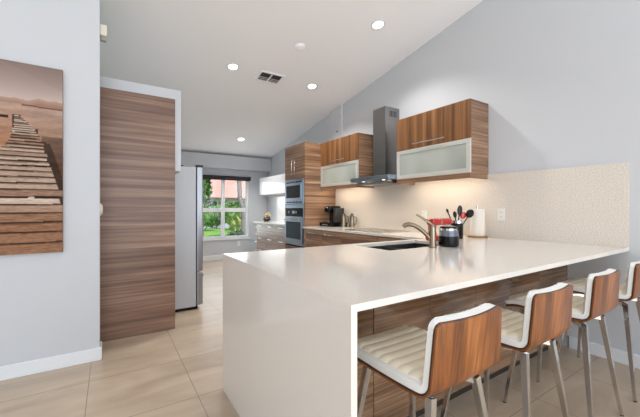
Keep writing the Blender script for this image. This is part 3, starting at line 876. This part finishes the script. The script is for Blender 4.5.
# red stand mixer
rm = thing('stand_mixer', 'small bright red stand mixer behind the faucet', 'mixer', (2.66, 2.00, ZC))
b = bx(NB(), 2.52, 2.82, 1.945, 2.055, ZC, ZC+.045, 0.018, 3); obj('base', b, M['red'], rm, True)
b = NB(); tube(b, [(2.57, 2.0, ZC+.03), (2.56, 2.0, ZC+.10), (2.565, 2.0, ZC+.16)], [.042, .036, .040], 16); obj('column', b, M['red'], rm, True)
b = bx(NB(), 2.525, 2.815, 1.957, 2.043, ZC+.145, ZC+.208, 0.018, 3); obj('head', b, M['red'], rm, True)
b = bx(NB(), 2.64, 2.655, 1.9555, 2.0445, ZC+.150, ZC+.2095, 0.012, 2); obj('trim_band', b, M['chrome'], rm, True)
b = NB(); lathe(b, [(0, ZC+.046), (.035, ZC+.046), (.055, ZC+.07), (.064, ZC+.115), (.061, ZC+.115), (.052, ZC+.072), (0, ZC+.05)], c=(2.755, 2.0), seg=28); obj('bowl', b, M['chrome'], rm, True)
b = NB(); tube(b, [(2.755, 2.0, ZC+.14), (2.755, 2.0, ZC+.075)], [.01, .016], 10); obj('beater', b, M['chrome'], rm, True)

# canister in front of it
kx, ky = 2.285, 1.625
kc = thing('coffee_canister', 'squat black canister with a clear collar and dark lid beside the faucet', 'canister', (kx, ky, ZC))
b = NB(); lathe(b, [(0, ZC), (.066, ZC), (.076, ZC+.008), (.078, ZC+.02), (.078, ZC+.085), (0, ZC+.085)], c=(kx, ky), seg=36); obj('pot', b, M['black'], kc, True)
b = NB(); lathe(b, [(0, ZC+.0855), (.073, ZC+.0855), (.070, ZC+.13), (0, ZC+.13)], c=(kx, ky), seg=36); obj('collar', b, mat('clear_collar', (120, 122, 122), 0.10, coat=0.5), kc, True)
b = NB()
for k in range(7):
    a = math.radians(200+k*13); r = .0728
    for dz in (0.098, 0.112):
        bx(b, -.006, .006, -.0006, .0006, -.003, .003)
        for v in b.verts[-8:] if False else list(b.verts)[-8:]:
            c, s = math.cos(a+PI/2), math.sin(a+PI/2)
            v.co = Vector((kx+r*math.cos(a)+v.co.x*c-v.co.y*s, ky+r*math.sin(a)+v.co.x*s+v.co.y*c, ZC+dz+v.co.z))
obj('printed_marks', b, mat('blue_print', (60, 90, 150), 0.4), kc)
b = NB(); lathe(b, [(0, ZC+.1305), (.062, ZC+.1305), (.062, ZC+.145), (0, ZC+.145)], c=(kx, ky), seg=36); obj('seal_ring', b, M['chrome'], kc, True)
b = NB(); lathe(b, [(0, ZC+.1455), (.066, ZC+.1455), (.064, ZC+.162), (.03, ZC+.168), (0, ZC+.168)], c=(kx, ky), seg=36); obj('lid', b, M['black'], kc, True)

# coffee maker near the tower
cm = thing('coffee_maker', 'black pod coffee maker on its pod drawer beside the oven tower', 'coffee maker', (3.17, 4.48, ZC))
b = bx(NB(), 3.02, 3.33, 4.29, 4.67, ZC, ZC+.065, .006); obj('pod_drawer', b, M['black'], cm)
b = NB(); tube(b, [(3.005, 4.40, ZC+.035), (3.005, 4.56, ZC+.035)], .006, 8); tube(b, [(3.02, 4.42, ZC+.035), (3.005, 4.42, ZC+.035)], .004, 8); tube(b, [(3.02, 4.54, ZC+.035), (3.005, 4.54, ZC+.035)], .004, 8)
obj('drawer_handle', b, M['chrome'], cm, True)
b = bx(NB(), 3.17, 3.31, 4.42, 4.60, ZC+.0655, ZC+.30, .015, 3); obj('rear_body', b, M['black'], cm, True)
b = bx(NB(), 3.05, 3.31, 4.43, 4.59, ZC+.235, ZC+.345, .03, 4); obj('brew_head', b, M['black'], cm, True)
b = bx(NB(), 3.05, 3.165, 4.44, 4.58, ZC+.0655, ZC+.09, .006); obj('drip_tray', b, M['steel'], cm)
b = bx(NB(), 3.12, 3.30, 4.335, 4.415, ZC+.0655, ZC+.31, .012, 3); obj('water_tank', b, mat('smoked_plastic', (54, 54, 54), 0.12), cm, True)
b = NB(); tube(b, [(3.045, 4.46, ZC+.31), (3.03, 4.46, ZC+.325), (3.03, 4.56, ZC+.325), (3.045, 4.56, ZC+.31)], .007, 8); obj('lift_handle', b, M['chrome'], cm, True)

def pitcher(x, y, s, lab):
    t = thing('steel_pitcher', lab, 'pitcher', (x, y, ZC), 'steel pitchers near the cooktop')
    b = NB(); lathe(b, [(0, ZC), (.045*s, ZC), (.046*s, ZC+.01), (.036*s, ZC+.11*s), (.030*s, ZC+.185*s), (.033*s, ZC+.20*s), (.028*s, ZC+.20*s), (.026*s, ZC+.18*s), (0, ZC+.17*s)], c=(x, y), seg=28); obj('body', b, M['nickel'], t, True)
    b = NB(); tube(b, [(x+.030*s, y-.008, ZC+.175*s), (x+.060*s, y-.04*s, ZC+.165*s), (x+.065*s, y-.045*s, ZC+.08*s), (x+.04*s, y-.02, ZC+.04*s)], .006, 8); obj('handle', b, M['black'], t, True)
    b = NB(); lathe(b, [(0, ZC+.201*s), (.031*s, ZC+.201*s), (.012*s, ZC+.215*s), (.008*s, ZC+.228*s), (0, ZC+.23*s)], c=(x, y), seg=20); obj('lid', b, M['black'], t, True)
pitcher(3.17, 4.19, 1.05, 'taller steel pitcher nearer the coffee maker')
pitcher(3.25, 4.075, 0.98, 'slightly shorter steel pitcher next to the cooktop')

# ------------------------------------------------------------ ceiling fittings
SL = math.atan(0.179)
def ceil_obj(bm, x, y, dz=0.0, sc=1.0):
    """place a mesh modelled around the origin (z down) on the sloping ceiling"""
    mt = Matrix.Translation((x, y, ceil_z(y)+dz)) @ Matrix.Rotation(-SL, 4, 'X') @ Matrix.Diagonal((sc, sc, 1, 1))
    bmesh.ops.transform(bm, matrix=mt, verts=bm.verts[:])
    return bm
DL = [(2.583, 2.761, 'nearest recessed ceiling light, above the right wall cabinet'), (1.356, 4.178, 'recessed ceiling light left of the air vent'),
      (2.574, 4.190, 'recessed ceiling light right of the air vent'), (2.286, 6.526, 'farthest recessed ceiling light near the window wall')]
for x, y, lab in DL:
    t = thing('ceiling_light', lab, 'ceiling light', (x, y, ceil_z(y)), 'recessed ceiling lights')
    b = NB(); lathe(b, [(.058, -.001), (.058, -.008), (.078, -.005), (.084, -.0005)], seg=36)
    bmesh.ops.delete(b, geom=[f for f in b.faces if len(f.verts) > 4], context='FACES')
    obj('trim_ring', ceil_obj(b, x, y), M['trim'], t, True)
    b = NB(); lathe(b, [(0, -.0035), (.057, -.0035), (.057, -.001), (0, -.001)], seg=36)
    obj('lens', ceil_obj(b, x, y), M['lamp'], t)
    light('downlight', 'SPOT', (0, 0, -0.03), 60, (1.0, 0.96, 0.91), spot=2.25, radius=0.06, parent=t)
sd = thing('smoke_detector', 'round white smoke detector on the ceiling between the lights', 'smoke detector', (1.958, 3.467, ceil_z(3.467)))
b = NB(); lathe(b, [(0, -.034), (.045, -.032), (.058, -.022), (.060, -.008), (.066, -.006), (.066, -.0005), (0, -.0005)], seg=32)
obj('housing', ceil_obj(b, 1.958, 3.467), M['ceil'], sd, True)
b = NB(); lathe(b, [(0, -.0365), (.012, -.0365), (.012, -.0342), (0, -.0342)], seg=16)
obj('test_button', ceil_obj(b, 1.958, 3.467), M['ceil'], sd)

vt = thing('ceiling_vent', 'rectangular louvred air vent on the sloping ceiling', 'vent', (1.896, 4.23, ceil_z(4.23)))
b = NB(); bx(b, -.165, -.135, -.115, .115, -.012, -.0005); bx(b, .135, .165, -.115, .115, -.012, -.0005); bx(b, -.135, .135, .09, .115, -.012, -.0005); bx(b, -.135, .135, -.115, -.09, -.012, -.0005); bx(b, -.008, .008, -.09, .09, -.012, -.0005)
obj('frame', ceil_obj(b, 1.896, 4.23, sc=1.13), M['ceil'], vt)
b = bx(NB(), -.134, .134, -.089, .089, -.0025, -.0005); obj('backing', ceil_obj(b, 1.896, 4.23, sc=1.13), M['vent_dark'], vt)
for sx in (-1, 1):
    for k in range(6):
        yy = -.075+k*.03; b = NB(); xa, xb = (-.133, -.009) if sx < 0 else (.009, .133)
        vv = [b.verts.new(p) for p in ((xa, yy-.012, -.0115), (xb, yy-.012, -.0115), (xb, yy+.006, -.004), (xa, yy+.006, -.004), (xa, yy-.012, -.0100), (xb, yy-.012, -.0100), (xb, yy+.006, -.0028), (xa, yy+.006, -.0028))]
        for f in ((0, 1, 2, 3), (7, 6, 5, 4), (0, 4, 5, 1), (1, 5, 6, 2), (2, 6, 7, 3), (3, 7, 4, 0)): b.faces.new([vv[i] for i in f])
        obj('slat', ceil_obj(b, 1.896, 4.23, sc=1.13), M['ceil'] if k > 2 else M['vent_dark'], vt)

# ------------------------------------------------------------ bar stools
# side profile (y, z) of the ply shell, from seat front to backrest top; the sitter faces +Y
def profile():
    pts = []
    for t in [i/6 for i in range(7)]: pts.append((0.228-0.083*t, 0.613-0.022*(1-t)**2))      # rolled front lip
    for i in range(1, 11): pts.append((0.145-0.305*i/10, 0.613-0.003*math.sin(PI*i/10)))
    cx, cz, r = -0.160, 0.673, 0.060
    for i in range(1, 10):
        a = -PI/2-math.radians(83)*i/9
        pts.append((cx+r*math.cos(a), cz+r*math.sin(a)))
    y, z = pts[-1]; dy, dz = -math.sin(math.radians(7)), math.cos(math.radians(7))
    for i in range(1, 9): pts.append((y+dy*0.196*i/8, z+dz*0.196*i/8))
    return pts
PROF = profile()
def prof_frames():
    out = []; n = len(PROF); s = 0
    for i, (y, z) in enumerate(PROF):
        a = PROF[max(0, i-1)]; c = PROF[min(n-1, i+1)]
        d = Vector((0, c[0]-a[0], c[1]-a[1])).normalized()
        nrm = Vector((0, d.z, -d.y))          # towards the sitter
        if nrm.z < 0 and i < n//2: nrm = -nrm
        if i: s += math.hypot(y-PROF[i-1][0], z-PROF[i-1][1])
        out.append((Vector((0, y, z)), nrm, s))
    return out
FR = prof_frames()
# consistent normal: pick the side facing up/forward
FR = [(p, (n if (n.z > 0.3 or n.y > 0.3) else -n), s) for p, n, s in FR]
SLEN = FR[-1][2]
def fine(k):
    """k samples along the profile"""
    out = []
    for i in range(k+1):
        s = SLEN*i/k
        for (p0, n0, s0), (p1, n1, s1) in zip(FR, FR[1:]):
            if s <= s1+1e-9:
                t = (s-s0)/(s1-s0); out.append((p0.lerp(p1, t), n0.lerp(n1, t).normalized(), s)); break
    return out
def halfw(s, W0=0.205):
    w = W0-0.012*max(0, (s-0.36))/0.2
    r = 0.022
    for e in (s, SLEN-s):
        if e < r: w -= r-math.sqrt(max(0, r*r-(r-e)**2))
    return w
def cup(u, s):
    q = min(1, max(0, (s-0.42)/0.22))
    return u*u*(0.003+0.013*q)
def sheet(o0, o1, k=26, m=12, inset=0.0, smin=0.0, smax=1.0, ribs=False, edge_round=0.0):
    bm = NB(); A, B2 = [], []
    fs = [f for f in fine(k) if smin*SLEN-1e-6 <= f[2] <= smax*SLEN+1e-6]
    for p, n, s in fs:
        ra, rb = [], []
        hw = halfw(s)-inset
        for j in range(m+1):
            u = -1+2*j/m
            base = p+Vector((u*hw, 0, 0))+n*cup(u, s)
            off = o1
            if ribs:
                off += 0.007*abs(math.sin(PI*s/0.048))**0.6
                if j in (0, m) or s == fs[0][2] or s == fs[-1][2]: off = o0+0.001
            elif edge_round:
                q = max(0, abs(u)-0.86)/0.14; off -= edge_round*q*q
            ra.append(bm.verts.new(base+n*o0)); rb.append(bm.verts.new(base+n*off))
        A.append(ra); B2.append(rb)
    for i in range(len(A)-1):
        for j in range(m):
            bm.faces.new((A[i][j], A[i][j+1], A[i+1][j+1], A[i+1][j])); bm.faces.new((B2[i][j], B2[i+1][j], B2[i+1][j+1], B2[i][j+1]))
        for j in (0, m): bm.faces.new((A[i][j], A[i+1][j], B2[i+1][j], B2[i][j]))
    for i in (0, len(A)-1):
        for j in range(m): bm.faces.new((A[i][j], B2[i][j], B2[i][j+1], A[i][j+1]))
    return bm

def make_stool():
    t = thing('bar_stool', '', 'bar stool')
    # plywood shell: veneer skin outside, dark edge ply inside
    obj('plywood_shell', sheet(0.0, 0.007, 130, 14), M['wood_stool'], t, True, local=True)
    obj('shell_edge', sheet(0.0072, 0.013, 130, 14), M['ply_edge'], t, True, local=True)
    obj('cushion', sheet(0.0132, 0.048, 130, 18, 0.003, edge_round=0.012), M['vinyl'], t, True, local=True)
    obj('ribbed_pad', sheet(0.044, 0.051, 170, 18, 0.020, 0.035, 0.965, True), M['pad'], t, True, local=True)
    for sx in (-1, 1):
        for sy in (-1, 1):
            b = NB(); f = Vector((sx*.222, sy*.222, 0)); e = Vector((sx*.128, sy*.155, .588))
            tube(b, [f, e], [.008, .0135], square=True)
            lg = obj('leg', b, M['chrome'], t, local=True)
            b = NB(); lathe(b, [(0, -0.0), (.010, 0), (.010, .006), (0, .006)], c=(sx*.222, sy*.222), seg=10)
            obj('foot_glide', b, M['black_soft'], lg, local=True)
    # ring brace and crossed arms up to the swivel plate
    b = NB(); R_ = .110
    tube(b, [(R_*math.cos(a)*0.99, R_*math.sin(a)*0.99, .566) for a in [2*PI*i/40 for i in range(40)]], .008, 8, closed=True)
    obj('ring_brace', b, M['chrome'], t, True, local=True)
    b = NB()
    for sx, sy in ((1, 1), (1, -1)):
        tube(b, [(-sx*.128, -sy*.150, .576), (-sx*.08, -sy*.085, .584), (sx*.08, sy*.085, .584), (sx*.128, sy*.150, .576)], .012, square=True)
    obj('cross_arm', b, M['chrome'], t, local=True)
    b = bx(NB(), -.07, .07, -.07, .07, .5965, .6080, .003); obj('swivel_plate', b, M['black'], t, local=True)
    return t
proto = make_stool()
def copy_tree(o, parent=None):
    c = o.copy(); COL.objects.link(c)
    if parent: c.parent = parent
    for ch in list(o.children): copy_tree(ch, c)
    return c
stools = [(1.03, 0.865, 'first from the waterfall end, its backrest seen in full'), (1.655, 0.862, 'second from the waterfall end'),
          (2.31, 0.860, 'third from the waterfall end'), (3.005, 0.860, 'closest to the wall, partly out of frame')]
for i, (x, y, lab) in enumerate(stools):
    o = proto if i == 0 else copy_tree(proto)
    o.location = (x, y, 0)
    o['label'] = 'walnut and cream bar stool, '+lab
    o['group'] = 'bar stools along the breakfast bar'
